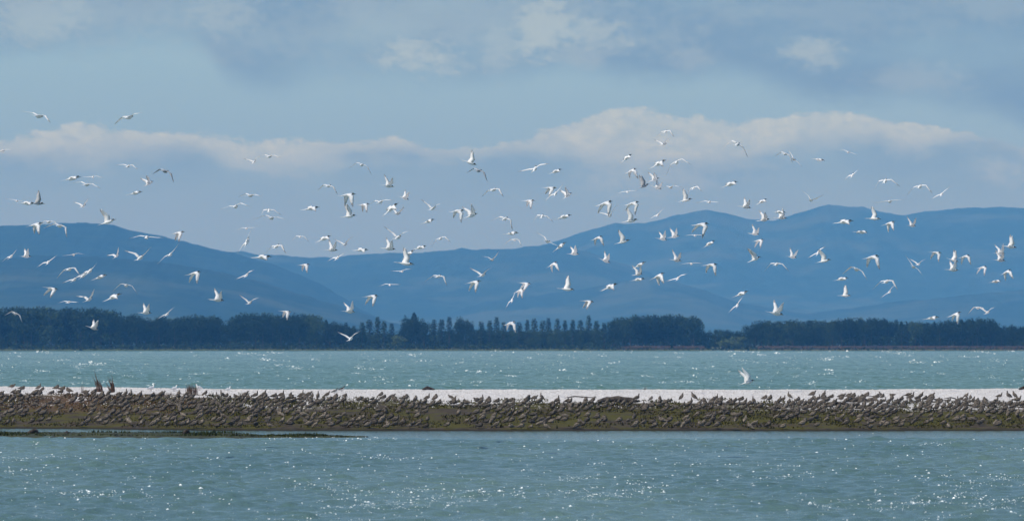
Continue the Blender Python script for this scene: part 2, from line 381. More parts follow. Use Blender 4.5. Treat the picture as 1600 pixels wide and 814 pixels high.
# ------------------------------------------------------------------ low plants and shells on the bar
def leaf_mat(name, c1, c2, sc=2.0):
    return mat(name, lambda t: pbsdf(t, t.mix(t.ss(t.noise(geopos(t), sc, 4, .6), .3, .7), c1, c2), .85, .1))
M_plant = leaf_mat('glasswort', (.022, .021, .006), (.078, .070, .018), 1.5)
M_plantred = leaf_mat('glasswort_red', (.06, .032, .018), (.13, .08, .04), 1.2)
M_dry = leaf_mat('dry_stalk', (.05, .03, .022), (.12, .075, .055), 6)
def plants():
    n = 36000; u = rng.uniform(-.105, .105, n); t = rng.uniform(.8, 26, n) ** 1.0
    px = 800 + u * FPX; d = shore(px) + t; x = u * d; z = bar_z(x, d)
    keep = (fbm(x * .8, d * .4, 31, 3) > .44) & (z < np.where(px > 640, .98, 1.12) + .35 * fbm(x * .3, d * .2, 12, 2) + .2 * (px < 350))
    x, d, z, px = x[keep], d[keep], z[keep], px[keep]; n = len(x)
    h = rng.uniform(.04, .11, n) * np.where(rng.random(n) < .05, 1.8, 1); r = rng.uniform(.02, .06, n); a = rng.uniform(0, 6.28, n)
    V_ = np.zeros((n, 3, 3)); V_[:, 0] = np.stack([x - r * np.cos(a), d - r * np.sin(a), z - .01], 1); V_[:, 1] = np.stack([x + r * np.cos(a), d + r * np.sin(a), z - .01], 1)
    V_[:, 2] = np.stack([x + rng.normal(0, .04, n), d + rng.normal(0, .04, n), z + h], 1)
    fm = ((px < 330) & (z > .6) & (rng.random(n) < .7)).astype(int)
    return big_mesh('saltmarsh_plants', V_.reshape(-1, 3), np.arange(3 * n).reshape(n, 3), [M_plant, M_plantred], fm, False)
tag(link('saltmarsh_plants', plants()), 'low olive and reddish saltmarsh plants covering the slope of the bank', 'ground cover', kind='stuff')
def strip_plants():
    n = 11000; u = rng.uniform(-.11, .03, n); px = 800 + u * FPX; hh = strip_half(px)
    keep = (hh > .25) & (rng.random(n) < np.clip(hh / 1.4, .15, 1)); u, px, hh = u[keep], px[keep], hh[keep]; n = len(u)
    d = strip_c(px) + rng.uniform(-.9, .9, n) * hh; x = u * d
    tall = np.clip(fbm(x * .7, d * .5, 3, 3) - .44, 0, 1) * 2.0
    h = (.05 + .20 * tall * rng.uniform(.4, 1.2, n)) * np.clip(hh / 1.6 + .2, .3, 1); r = rng.uniform(.015, .05, n)
    a = rng.uniform(0, 6.28, n); z = .01 + .08 * np.clip(hh / 4, 0, 1)
    V_ = np.zeros((n, 3, 3)); V_[:, 0] = np.stack([x - r * np.cos(a), d - r * np.sin(a), z], 1); V_[:, 1] = np.stack([x + r * np.cos(a), d + r * np.sin(a), z], 1)
    V_[:, 2] = np.stack([x + rng.normal(0, .03, n), d, z + h], 1)
    return big_mesh('marsh_grass', V_.reshape(-1, 3), np.arange(3 * n).reshape(n, 3), leaf_mat('marsh_grass', (.012, .018, .006), (.05, .06, .014)), None, False)
tag(link('marsh_grass', strip_plants()), 'dark low grass growing along the thin islet in front of the bank', 'grass', kind='stuff')
def shells():
    n = 15000; u = rng.uniform(-.105, .105, n); t = rng.uniform(14, 49, n); px = 800 + u * FPX
    d = shore(px) + t; x = u * d; z = bar_z(x, d); s = rng.uniform(.012, .05, n)
    V_ = np.zeros((n, 4, 3)); a = rng.uniform(0, 6.28, n)
    for j in range(3): V_[:, j] = np.stack([x + s * np.cos(a + j * 2.09), d + s * np.sin(a + j * 2.09), z - .004], 1)
    V_[:, 3] = np.stack([x, d, z + s * .7], 1)
    b = np.arange(n)[:, None] * 4; F_ = np.concatenate([b + np.array([[0, 1, 3]]), b + np.array([[1, 2, 3]]), b + np.array([[2, 0, 3]])])
    return big_mesh('loose_shells', V_.reshape(-1, 3), F_, mat('shell', lambda t: pbsdf(t, t.mix(t.ss(t.noise(geopos(t), 6, 2), .45, .6), (.3, .27, .25), (.74, .71, .69)), .6, .3)), None, False)
tag(link('loose_shells', shells()), 'loose pale cockle shells scattered over the top of the bank', 'shells', kind='stuff')

# ------------------------------------------------------------------ loft helper for animals and branches
def tube(path, radii, n=6, squash=1.0, cap=True):
    """closed tube round a path; returns verts, quad/tri faces; ring k is verts k*n..k*n+n-1"""
    P = [Vector(p) for p in path]; V_, F_ = [], []
    for i, p in enumerate(P):
        t = (P[min(i + 1, len(P) - 1)] - P[max(i - 1, 0)]).normalized()
        up = Vector((0, 0, 1)) if abs(t.z) < .95 else Vector((0, 1, 0)); s = t.cross(up).normalized(); q = s.cross(t).normalized()
        r = radii[i]; rs, rq = r if isinstance(r, tuple) else (r, r * squash)
        for k_ in range(n):
            a = 2 * math.pi * k_ / n; V_.append(tuple(p + s * rs * math.cos(a) + q * rq * math.sin(a)))
    for i in range(len(P) - 1):
        for k_ in range(n):
            a, b = i * n + k_, i * n + (k_ + 1) % n; F_.append((a, b, b + n, a + n))
    if cap: F_.append(tuple(reversed(range(n)))); F_.append(tuple(range((len(P) - 1) * n, len(P) * n)))
    return V_, F_
def merge(*parts):
    V_, F_, M_ = [], [], []
    for v, f, m in parts:
        b = len(V_); V_ += v; F_ += [tuple(i + b for i in q) for q in f]; M_ += (m if isinstance(m, list) else [m] * len(f))
    return V_, F_, M_

# ------------------------------------------------------------------ terns
def feather(t, c1, c2, tr=.25):
    b = t.n('ShaderNodeBsdfPrincipled'); t.put(b.inputs['Base Color'], t.mix(t.noise(objc(t), 20, 3), c1, c2)); b.inputs['Roughness'].default_value = .7
    t.put(b.inputs['Specular IOR Level'], .15)
    tl = t.n('ShaderNodeBsdfTranslucent'); t.put(tl.inputs[0], c2); mx = t.n('ShaderNodeMixShader'); mx.inputs[0].default_value = tr
    t.t.links.new(b.outputs[0], mx.inputs[1]); t.t.links.new(tl.outputs[0], mx.inputs[2]); return mx.outputs[0]
M_white = mat('white_feather', lambda t: feather(t, (.9, .9, .9), (.95, .95, .95), .35))
M_wing = mat('pale_grey_feather', lambda t: feather(t, (.84, .85, .86), (.93, .93, .94), .4))
M_tip = mat('dark_wing_edge', lambda t: feather(t, (.30, .31, .33), (.45, .46, .48), .3))
M_black = mat('black_cap', lambda t: pbsdf(t, (.02, .02, .022), .5, .3))
M_body_grey = mat('dull_grey_feather', lambda t: feather(t, (.46, .48, .52), (.6, .62, .65), .3))  # greyer plumage for the terns carrying the dark flag
def tern_mesh(name, L, Rr, sweep=.12, pitch=0, scale=1.0, grey=False):
    """L, Rr: (inner dihedral, outer dihedral, length factor); nose +X, left wing +Y. One continuous skin per bird with the forked tail."""
    prof = [(-.235, .006, .003), (-.16, .018, .012), (-.09, .034, .030), (-.01, .046, .044), (.06, .044, .044), (.105, .032, .034), (.135, .029, .031), (.165, .024, .026), (.185, .010, .011)]
    dz_ = [.004, .002, 0, -.004, -.002, .006, .012, .012, .008]
    v, f = tube([(x, 0, dz_[i]) for i, (x, a, b) in enumerate(prof)], [(a, b) for x, a, b in prof], 8)
    fm = []
    for i in range(len(prof) - 1):
        for k_ in range(8): fm.append(1 if (i >= 5 and 0 <= k_ < 4) else 0)
    fm += [0, 1]
    parts = [(v, f, fm)]
    for sgn in (1, -1):                                        # tail streamers
        tv = [(-.15, 0, .006), (-.15, sgn * .018, .006), (-.24, sgn * .035, .006), (-.34, sgn * .050, .004), (-.22, sgn * .008, .006), (-.15, 0, -.002), (-.15, sgn * .018, -.002), (-.24, sgn * .035, .001), (-.22, sgn * .008, .0)]
        tf = [(0, 1, 2, 4), (4, 2, 3), (8, 7, 6, 5), (3, 7, 8), (1, 6, 7, 2), (2, 7, 3), (0, 4, 8, 5), (4, 3, 8)]
        if sgn < 0: tf = [tuple(reversed(q)) for q in tf]
        parts.append((tv, tf, 0))
    for sgn, (a1, a2, lf) in ((1, L), (-1, Rr)):
        st = [(0.0, .15, .014, .018), (.05, .16, .012, .014), (.15, .145, .009, .01), (.24, .12, .006, .006), (.33, .08, .004, .004), (.40, .042, .003, .002), (.44, .006, .002, .001)]
        V_, F_, fm = [], [], []
        px_, py_, pz_ = .055, .022, .016; last = 0.0
        for i, (s_, ch, th, _) in enumerate(st):
            seg = (s_ - last) * lf; last = s_; q = min(1, max(0, (s_ - .10) / .14)); ang = R(a1 * (1 - q) + a2 * q)
            py_ += seg * math.cos(ang); pz_ += seg * math.sin(ang)
            px_ += seg * (.28 if s_ <= .16 else -sweep * 3.2)          # forward to the wrist, then swept back
            lead = Vector((px_, sgn * py_, pz_)); nrm = Vector((0, -sgn * math.sin(ang), math.cos(ang)))
            for c_, h in ((0, 0), (.3, th), (1, .0005), (.3, -th * .5)):
                V_.append(tuple(lead + Vector((-c_ * ch, 0, 0)) + nrm * h))
        for i in range(len(st) - 1):
            for k_ in range(4):
                a, b = i * 4 + k_, i * 4 + (k_ + 1) % 4
                F_.append((a, b, b + 4, a + 4) if sgn < 0 else (a, a + 4, b + 4, b)); fm.append(3 if (i >= 4 and k_ == 1) else (2 if k_ < 2 else 0))
        F_.append((0, 1, 2, 3)); fm.append(0); n_ = len(V_); F_.append((n_ - 4, n_ - 3, n_ - 2, n_ - 1)); fm.append(3)
        parts.append((V_, F_, fm))
    V_, F_, M_ = merge(*parts)
    V_ = [tuple(Vector(p) * scale) for p in V_]
    me = mesh_from(name, V_, F_, [M_body_grey if grey else M_white, M_black, M_body_grey if grey else M_wing, M_tip], M_, True)
    return me
bv, bf = tube([(.178, 0, .008), (.205, 0, .004), (.242, 0, -.004)], [.008, .006, .001], 5)
ME_bill = mesh_from('bill', bv, bf, M_black)
# name: ((left wing), (right wing), yaw, extra pitch, words)
ARCH = {
    'M': ((24, -16, 1), (24, -16, 1), 72, 4, 'wings in shallow M'),
    'B': ((14, -52, 1), (10, -44, 1), 76, 6, 'both wings arched down'),
    'V': ((44, 34, .95), (40, 30, .95), 64, 4, 'wings in a V'),
    'A': ((68, 52, .9), (44, 62, .85), 34, 8, 'both wings raised'),
    'D': ((82, 78, .95), (70, 84, .9), 12, 4, 'wings straight up'),
    'C': ((4, -62, .95), (-8, -76, 1), 24, 4, 'wing pushed down'),
    'E': ((6, -6, 1), (4, -8, 1), 80, 2, 'gliding level'),
    'F': ((16, 6, 1), (10, 4, 1), 66, 4, 'banked, one wing up'),
    'G': ((34, -20, .62), (30, -34, .6), 20, 8, 'wings half folded'),
}
POSES = {}
for k_, a in ARCH.items():
    POSES[k_] = []
    for v in range(3):
        j = [(0, 0), (8, -9), (-9, 8)][v]
        L = (a[0][0] + j[0], a[0][1] + j[1], a[0][2]); Rw = (a[1][0] + j[1], a[1][1] + j[0], a[1][2])
        POSES[k_].append(tern_mesh('tern_body', L, Rw, .10 + .05 * v))
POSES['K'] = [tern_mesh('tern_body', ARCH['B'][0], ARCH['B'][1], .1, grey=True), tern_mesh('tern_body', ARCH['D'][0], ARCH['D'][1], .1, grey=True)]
# photo column, photo row, apparent size, pose, roll in the picture (degrees, + = right side up), dark flag
TERNS = """60 182 38 M -14|201 184 36 M 22|4 236 10 E 10|114 279 18 G 10|145 277 15 E -6|135 289 32 M -4|200 260 25 M -8|212 302 16 G 5|233 287 18 A 20
26 314 18 E -4|43 318 17 G -10|59 318 20 D -12 k|130 322 15 V 10|169 347 22 D 6|56 351 22 C 10|76 347 24 B 0|93 353 30 B -18
258 268 26 B -30 k|397 253 16 V 20|421 245 27 M -6|391 306 27 M -10|368 323 32 M 4|420 329 22 B 10|424 341 42 M -6|385 357 24 E 8
565 258 24 B -14|513 291 24 B -6|544 305 24 C 0|487 326 18 G -5|546 338 20 D 0|607 291 21 A -18|569 320 18 C 0|594 316 28 M 16|612 326 20 G 24|632 310 17 A -24|621 334 20 V -4|676 326 24 V 2|670 346 16 G 16
716 330 22 C -4|737 337 24 A 16|735 255 20 D -18|748 267 26 B -26 k|771 297 26 B 0|789 342 26 B -14|836 264 34 F 24|869 268 15 G 4|860 294 20 C -8|868 303 28 F 34|887 306 18 A 30|827 314 16 C -12|847 338 23 B -2|882 339 18 G 12
980 247 16 G 32|987 267 18 C 20|980 300 24 E 4|1006 291 17 D 8 k|946 318 26 C 4|953 337 22 V 14|989 318 22 C 0|986 345 20 D 4
1040 206 18 B 8|1037 226 17 V 4|1030 256 20 G 10|1057 254 32 B 26|1023 281 16 A 14 k|1027 294 16 A -34|1048 293 24 M -4|1084 294 16 B 6|1072 313 17 D 4|1108 316 26 E 0|1142 288 18 G 16|1152 226 27 B -24|1165 324 19 A -12|1191 315 14 G 14|1028 336 22 F 30|1194 344 19 A -10|1221 341 19 A -4|1219 332 15 G -12|1096 351 26 C -8
1227 241 22 B -26|1240 249 24 F -56|1280 250 12 G -18|1325 238 20 E -12|1332 274 20 F 40|1383 283 27 B 6|1267 313 22 V -10|1390 315 30 E 8|1320 347 19 G 0|1366 342 19 D -4|1390 349 20 C 12|1437 292 27 B 4|1471 304 20 F 42|1425 353 19 A -14
17 401 20 F 28|41 401 17 A -18|75 410 23 F 24|115 398 23 E 14|182 400 12 V 34|108 421 27 B 8|140 424 27 F 30|130 431 25 F 34|116 437 26 F 28|157 433 16 G 10|81 451 20 C -18|107 472 22 E -4|139 468 22 V 18|178 464 19 G 16|197 446 27 B -6
24 490 20 B -20|146 513 19 A -24|229 371 38 E -4|219 403 29 V 10|279 364 18 C 0|266 398 28 F 38|304 427 22 C 0|228 489 20 A -10|261 491 23 F 28|340 469 21 A -24|390 473 21 V 0|385 430 22 F 28|386 378 34 F 66|411 402 19 G -4
432 385 24 B 2|476 414 18 C 0|469 370 19 B -4|507 373 18 G 8|519 391 20 A -16|539 382 20 V 6|527 403 22 F 28|565 391 17 G -8|546 487 21 A -8|548 529 25 V 2|447 487 18 C -14|581 463 21 C -4|609 445 18 E 0|634 412 24 D -8|628 424 22 F 16|622 371 27 V 4|608 389 22 A -24
657 387 16 G 8|639 397 16 G 20|685 432 23 B -12|688 373 22 B 20|769 406 20 V 6|754 430 24 V 14|741 441 22 C -4|800 365 16 G 0|804 375 17 B -12|821 443 17 C -8|812 454 16 C 18|800 469 22 F 62|798 505 18 C 6
855 377 26 F -34|876 385 16 G 20|897 397 17 A -6|864 413 16 C 26|934 372 20 C 16|974 378 19 D 8|946 408 18 A -24|1000 414 16 G 16|997 429 20 A -8|998 437 16 G -6|886 452 20 D -4|954 448 20 G 8|919 471 19 C -6
1029 431 21 C 24|1035 374 18 A -12|1054 370 17 A -10|1086 368 23 E 0|1109 381 16 G 26|1057 407 19 A -16|1080 412 16 E 0|1111 414 21 C -8|1059 435 22 F 24|1179 366 18 A -28|1186 376 16 C 4|1180 405 20 D 12|1213 413 26 B 6|1159 459 17 G 16|1152 477 21 F 44|1213 490 26 A -18
1238 402 18 A -22|1278 395 20 F 46|1288 408 19 D 6|1346 363 16 G -4|1363 402 26 C 10|1316 436 16 G 0|1338 421 27 B -16|1321 462 17 D -12|1385 440 26 B 6|1390 456 20 F 44
1463 395 20 C -4|1490 407 17 D -18|1489 422 20 A -8|1508 401 20 C 10|1427 417 27 F -44|1435 413 14 V 10|1535 418 14 C 4|1563 396 19 A -6|1563 407 19 A -10|1579 386 18 D -18|1573 425 20 C 16|1556 440 14 G 4|1457 497 16 G -4|1493 491 20 C 10|1528 481 20 B -8|1543 488 18 V 4"""
RIDGE = [(0, 349), (120, 343), (200, 356), (320, 382), (370, 388), (520, 398), (650, 393), (800, 386), (870, 372), (960, 345), (1040, 337), (1105, 323), (1205, 341), (1290, 315), (1410, 333), (1520, 320), (1600, 322)]
TREETOP = [(0, 485), (170, 487), (240, 505), (330, 500), (400, 494), (500, 500), (560, 510), (650, 495), (940, 503), (1090, 500), (1150, 520), (1200, 504), (1330, 500), (1600, 510)]
SKYW = [(300, 'in the sky above the left hill'), (620, 'in the sky over the low hills'), (830, 'in the sky over the centre poplars'), (1130, 'in the sky by the small peak'), (1400, 'in the sky above the right mountain'), (1601, 'in the sky at right edge')]
HILLW = [(200, 'against the left hill'), (400, 'before the left hill slope'), (600, 'against the low middle hills'), (830, 'before the hills over poplars'), (1000, 'against the slope left of the peak'), (1200, 'against the slope under the peak'), (1420, 'against the right mountain'), (1601, 'before the far right mountain')]
def tern_place(x, y):
    r = np.interp(x, *zip(*RIDGE)); tt = np.interp(x, *zip(*TREETOP))
    if y < 240: return 'in front of the low cloud bank' if 170 < y and x > 800 else 'high in the sky'
    if y > tt - 4: return 'against the dark far trees'
    if y < r: return next(n for lim, n in SKYW if x < lim)
    return next(n for lim, n in HILLW if x < lim)
def ordinal_labels(items):
    """items: (key, x, tuple of phrase parts) -> unique label by place, with an ordinal from the left where looks repeat"""
    groups = {}
    for i, (x, fmt) in enumerate(items): groups.setdefault(fmt, []).append((x, i))
    out = {}
    for (head, desc, place), lst in groups.items():
        lst.sort()
        for n_, (x, i) in enumerate(lst):
            if len(lst) == 1: out[i] = f'{head} {desc} {place}'
            elif n_ == 0: out[i] = f'leftmost {head} {desc} {place}'
            elif n_ == len(lst) - 1: out[i] = f'rightmost {head} {desc} {place}'
            else: out[i] = f'{ORD[n_] if n_ < 20 else str(n_ + 1) + "th"} from left {head} {desc} {place}'
    return out
birds = []
for ent in TERNS.replace('\n', '|').split('|'):
    p = ent.split(); birds.append((float(p[0]), float(p[1]), float(p[2]), p[3], float(p[4]), len(p) > 5))
EXP = {'M': .80, 'B': .68, 'V': .66, 'A': .55, 'D': .50, 'C': .54, 'E': .86, 'F': .78, 'G': .46}
labs = ordinal_labels([(b[0], (('grey tern' if b[5] else 'white tern'), ARCH[b[3]][4], tern_place(b[0], b[1]))) for b in birds])
for i, (px, py, size, kd, roll, dark) in enumerate(birds):
    rr = random.Random(i * 31 + 5)
    d = min(290, max(190, .91 * EXP[kd] * FPX / size * (1.14 if kd in 'DCA' else 1.0))); a = ARCH[kd]
    if dark and kd == 'B': me = POSES['K'][0]
    elif dark and kd == 'D': me = POSES['K'][1]
    else: me = rr.choice(POSES[kd])
    yaw = a[2] + rr.uniform(-12, 12); pit = a[3] + rr.uniform(-6, 10)
    M = Matrix.Rotation(R(-roll), 4, 'Y') @ Matrix.Rotation(R(yaw), 4, 'Z') @ Matrix.Rotation(R(-pit), 4, 'Y') @ Matrix.Rotation(R(rr.uniform(-8, 8)), 4, 'X')
    o = link('tern', me, None, (X_at(px, d), d, Z_at(py, d)), M.to_euler())
    s = rr.uniform(1.22, 1.40); o.scale = (s, s, s)
    tag(o, labs[i], 'tern', 'terns flying over the estuary')
    link('bill', ME_bill, o)

# ------------------------------------------------------------------ gulls
M_gull_grey = mat('gull_grey_back', lambda t: feather(t, (.42, .45, .5), (.5, .53, .57), .1))
M_red = mat('red_bill', lambda t: pbsdf(t, (.25, .04, .03), .5))
gm = tern_mesh('gull_body', (78, 60, 1.0), (62, 92, 1.0), .2, scale=1.0)
o = link('gull', gm, None, (X_at(1169, 205), 205, Z_at(597, 205)), (Matrix.Rotation(R(-16), 4, 'Y') @ Matrix.Rotation(R(26), 4, 'Z')).to_euler())
o.scale = (1.3, 1.3, 1.3); tag(o, 'white gull with raised wings hovering low over water behind the bank', 'gull'); link('bill', ME_bill, o)

# ------------------------------------------------------------------ waders
def wfeather(t, c1, c2):
    v = t.noise(objc(t), 26, 4, .7); r = rnd(t)
    c_ = t.mix(t.ss(v, .35, .65), c1, c2)
    return pbsdf(t, t.mix(1.0, c_, t.mix(r, (.5, .5, .52), (1.5, 1.45, 1.38)), 'MULTIPLY'), .8, .15)
M_wback = mat('wader_back', lambda t: wfeather(t, (.034, .028, .022), (.195, .168, .138)))
M_wbelly = mat('wader_belly', lambda t: wfeather(t, (.12, .10, .085), (.24, .21, .18)))  # belly kept dark, its underside shade put into the colour
M_whead = mat('wader_head', lambda t: wfeather(t, (.05, .042, .036), (.14, .12, .10)))
M_wleg = mat('wader_leg', lambda t: pbsdf(t, (.03, .028, .025), .6))
M_wbill = mat('wader_bill', lambda t: pbsdf(t, (.05, .03, .025), .5))
def wader_mesh(name, head, fat=1.0, tilt=22, mats=None):
    """a shorebird: tail at -X low, breast at +X; head 0 tucked, 1 hunched forward, 2 neck up"""
    prof = [(-.215, .008, .006), (-.17, .026, .020), (-.11, .050, .042), (-.04, .066, .062), (.03, .068, .070), (.08, .056, .060)]
    path = [(x, 0, 0) for x, a, b in prof]; rad = [(a * fat * 1.15, b * fat * 1.18) for x, a, b in prof]
    if head == 0: path += [(.115, 0, .020), (.118, 0, .055), (.085, 0, .078), (.05, 0, .082)]; rad += [(.042, .04), (.033, .033), (.030, .028), (.014, .012)]
    elif head == 1: path += [(.12, 0, .025), (.150, 0, .050), (.178, 0, .056), (.2, 0, .052)]; rad += [(.040, .038), (.028, .028), (.026, .026), (.010, .010)]
    else: path += [(.115, 0, .035), (.135, 0, .085), (.158, 0, .118), (.185, 0, .118)]; rad += [(.036, .036), (.023, .023), (.026, .024), (.010, .010)]
    v, f = tube(path, rad, 8)
    fm = []
    for i in range(len(path) - 1):
        for k_ in range(8): fm.append(2 if i >= 6 else (0 if k_ < 4 else 1))
    fm += [0, 2]
    m = Matrix.Rotation(R(-tilt), 4, 'Y'); wing = []
    for sgn in (1, -1):                                          # folded wing lying along the flank
        wv = [(.07, sgn * .062, .02), (.02, sgn * .080, .035), (-.09, sgn * .060, .03), (-.225, sgn * .014, .012), (-.10, sgn * .068, -.012), (.01, sgn * .080, -.018)]
        wv += [(x, y * .7, z) for x, y, z in wv]; wf = [(0, 1, 2, 3, 4, 5), (11, 10, 9, 8, 7, 6)] + [(q, (q + 1) % 6, (q + 1) % 6 + 6, q + 6) for q in range(6)]
        if sgn > 0: wf = [tuple(reversed(q)) for q in wf]
        wing.append((wv, wf, 0))
    V_, F_, M_ = merge((v, f, fm), *wing)
    V_ = [tuple((m @ Vector(p)) + Vector((0, 0, .155))) for p in V_]
    return mesh_from(name, V_, F_, mats or [M_wback, M_wbelly, M_whead], M_, True)
def bill_mesh(kind, tilt, mt, ln=.085):
    p = {0: [(.06, 0, .082), (.02, .012, .088), (-.03, .02, .085)], 1: [(.197, 0, .053), (.24, 0, .042), (.2 + ln, 0, .026)], 2: [(.182, 0, .118), (.22, 0, .112), (.185 + ln, 0, .1)]}[kind]
    m = Matrix.Rotation(R(-tilt), 4, 'Y'); v, f = tube([tuple((m @ Vector(q)) + Vector((0, 0, .155))) for q in p], [.008, .006, .003], 4)
    return mesh_from('bill', v, f, mt)
def leg_mesh(sgn, mt):
    v, f = tube([(0, sgn * .022, .125), (-.012, sgn * .022, .07), (.004, sgn * .022, .004), (.03, sgn * .022, -.012)], [.007, .005, .005, .004], 4)
    return mesh_from('leg', v, f, mt)
WV = []
for head, fat, tilt in [(0, 1.0, 24), (0, 1.08, 30), (1, 1.0, 26), (1, .92, 34), (0, .95, 18), (2, .95, 30), (1, 1.1, 20)]:
    WV.append((wader_mesh('wader_body', head, fat, tilt), bill_mesh(head, tilt, M_wbill), head))
LEGS = (leg_mesh(1, M_wleg), leg_mesh(-1, M_wleg))
WWORD = {0: 'roosting with head tucked', 1: 'hunched facing the wind', 2: 'standing with neck raised'}
SEGS = [(0, 55, 'at the far left end'), (55, 110, 'just in from the left end'), (110, 165, 'under the taller dead stalks'), (165, 220, 'under the shorter dead stalks'), (220, 280, 'left of the brown reed clump'), (280, 330, 'below the brown reed clump'),
        (330, 380, 'below the lone grey gull'), (380, 440, 'above the islet tip'), (440, 500, 'left of the gull pair'), (500, 560, 'below the gull pair'), (560, 620, 'right of the gull pair'), (620, 700, 'below the dark lump'),
        (700, 760, 'right of the dark lump'), (760, 820, 'at the middle of the bank'), (820, 880, 'left of the thin wrack line'), (880, 935, 'below the thin wrack line'), (935, 1000, 'below the dark log'), (1000, 1060, 'right of the dark log'),
        (1060, 1130, 'left of the hovering gull'), (1130, 1200, 'below the hovering gull'), (1200, 1260, 'right of the hovering gull'), (1260, 1320, 'under the pale shell gap'), (1320, 1380, 'left of the arched driftwood'), (1380, 1440, 'below the arched driftwood'),
        (1440, 1500, 'between the driftwood branches'), (1500, 1550, 'below the right driftwood'), (1550, 1700, 'at the far right end')]
cands = []
def place_row(t0, spread, gap, keep_fn, rowname):
    px = -20.0
    while px < 1625:
        px += gap * random.uniform(.45, 1.6)
        t = t0 + random.gauss(0, spread)
        if random.random() < keep_fn(px, t): cands.append((px, max(.5, t), rowname))
def gapf(px, t):
    v = float(fbm(np.array([px / 46.0]), np.array([t / 7.0]), 91, 2)[0])
    k_ = 1.0 if v < .5 else (.6 if v < .6 else .2)
    for a, b in ((470, 600), (668, 745), (835, 862), (905, 950), (1100, 1130)):
        if a < px < b and 7.5 < t < 14: k_ *= .3
    if px < 120 and 9 < t < 17: k_ *= .55
    if 640 < px < 1260 and t > 18.2: k_ *= .10 if t > 20 else .4
    return k_
for t0, sp, gap, rn in [(.9, .3, 24, 'water'), (1.9, .5, 12.5, 'water'), (3.4, .6, 12, 'water'), (4.9, .7, 12, 'low'), (6.6, .8, 12, 'low'), (8.2, .9, 12, 'low'), (9.8, .9, 11, 'mid'), (11.4, .9, 10.5, 'mid'), (13, 1., 10, 'mid'), (14.6, 1., 9.5, 'mid'), (16.2, .9, 9.5, 'top'), (17.8, .9, 9.5, 'top'), (19.4, .8, 9.5, 'top'), (21, .8, 11, 'top'), (23, .9, 20, 'top')]:
    place_row(t0, sp, gap, gapf, rn)
for px, py in [(18, 603), (20, 612), (33, 607), (60, 605), (66, 608), (88, 606), (96, 608), (62, 614), (80, 613), (92, 612), (108, 611), (147, 612), (160, 614), (196, 616), (205, 617), (238, 618), (252, 616), (278, 615), (322, 614), (340, 619), (353, 618), (380, 620), (405, 621), (415, 619), (470, 618), (478, 618), (440, 620), (497, 619), (612, 619), (633, 622), (650, 624), (680, 622), (706, 620), (712, 621), (752, 624), (790, 627), (826, 625), (870, 626), (886, 626), (1031, 623), (1040, 629), (1114, 625), (1120, 628), (1140, 628), (1148, 626), (1162, 630), (1194, 622), (1176, 629), (1233, 628), (1250, 630), (1272, 622), (1264, 628), (1292, 626), (1314, 622), (1323, 626), (1330, 625), (1345, 626), (1388, 627), (1400, 629), (1412, 632), (1440, 632), (1452, 632), (1469, 628), (1509, 624), (1512, 629), (1540, 629), (1552, 630), (1560, 629), (1570, 634), (1585, 631), (1597, 631)]:
    cands.append((px, t_for_row(px, py + 4), 'shell'))
cands.sort(key=lambda c_: c_[1])
placed = []
for c_ in cands:
    if all(abs(c_[0] - q[0]) > (8.0 if c_[2] != 'shell' else 4) or abs(c_[1] - q[1]) > 1.15 for q in placed[-260:]): placed.append(c_)
indiv, rest = placed[:300], placed[300:]
print('waders', len(placed))
BAND = {'water': "at water's edge", 'low': 'on low slope', 'mid': 'halfway up', 'top': 'high up', 'shell': 'on white shell'}
items = []
for px, t, rn in indiv:
    i = int(abs(math.sin(px * 12.9 + t * 78.2)) * 1000) % 7
    seg = next((s_[2] for s_ in SEGS if s_[0] <= px < s_[1]), SEGS[0][2] if px < 0 else SEGS[-1][2])
    kd = WV[i][2]
    items.append((px, t, i, ('brown wader', {0: 'head tucked', 1: 'hunched', 2: 'neck raised'}[kd] + ' ' + BAND[rn], seg)))
wl = ordinal_labels([(a[0], a[3]) for a in items])
for n_, (px, t, i, _) in enumerate(items):
    x, d, z = at_bar(px, t); rr = random.Random(n_)
    o = link('wader', WV[i][0], None, (x, d, z), (R(rr.gauss(0, 5)), R(rr.gauss(4, 9)), R(rr.gauss(0, 30) + (180 if rr.random() < .1 else 0))))
    s = rr.uniform(.88, 1.3); o.scale = (s, s, s)
    tag(o, wl[n_], 'wader', 'waders roosting on the bank')
    link('bill', WV[i][1], o); link('leg', LEGS[0], o); link('leg', LEGS[1], o)
def far_waders():
    V_, F_, M_ = [], [], []; lv, lf = tube([(0, .01, .125), (0, .01, -.01)], [.008, .006], 4)
    for n_, (px, t, rn) in enumerate(rest):
        rr = random.Random(n_ + 5000); me = WV[rr.randrange(7)][0]; x, d, z = at_bar(px, t)
        M = Matrix.Translation((x, d, z)) @ Matrix.Rotation(R(rr.gauss(0, 32) + (180 if rr.random() < .1 else 0)), 4, 'Z') @ Matrix.Rotation(R(rr.gauss(4, 9)), 4, 'Y') @ Matrix.Scale(rr.uniform(.88, 1.25), 4)
        b = len(V_); V_ += [tuple(M @ v.co) for v in me.vertices]; F_ += [tuple(b + q for q in p.vertices) for p in me.polygons]; M_ += [p.material_index for p in me.polygons]
        b = len(V_); V_ += [tuple(M @ Vector(v)) for v in lv]; F_ += [tuple(b + q for q in p) for p in lf]; M_ += [2] * len(lf)
    return mesh_from('distant_waders', V_, F_, [M_wback, M_wbelly, M_whead], M_, True)
if rest: tag(link('distant_waders', far_waders()), 'packed brown waders farther up the bank along the pale shell', 'waders', kind='stuff')

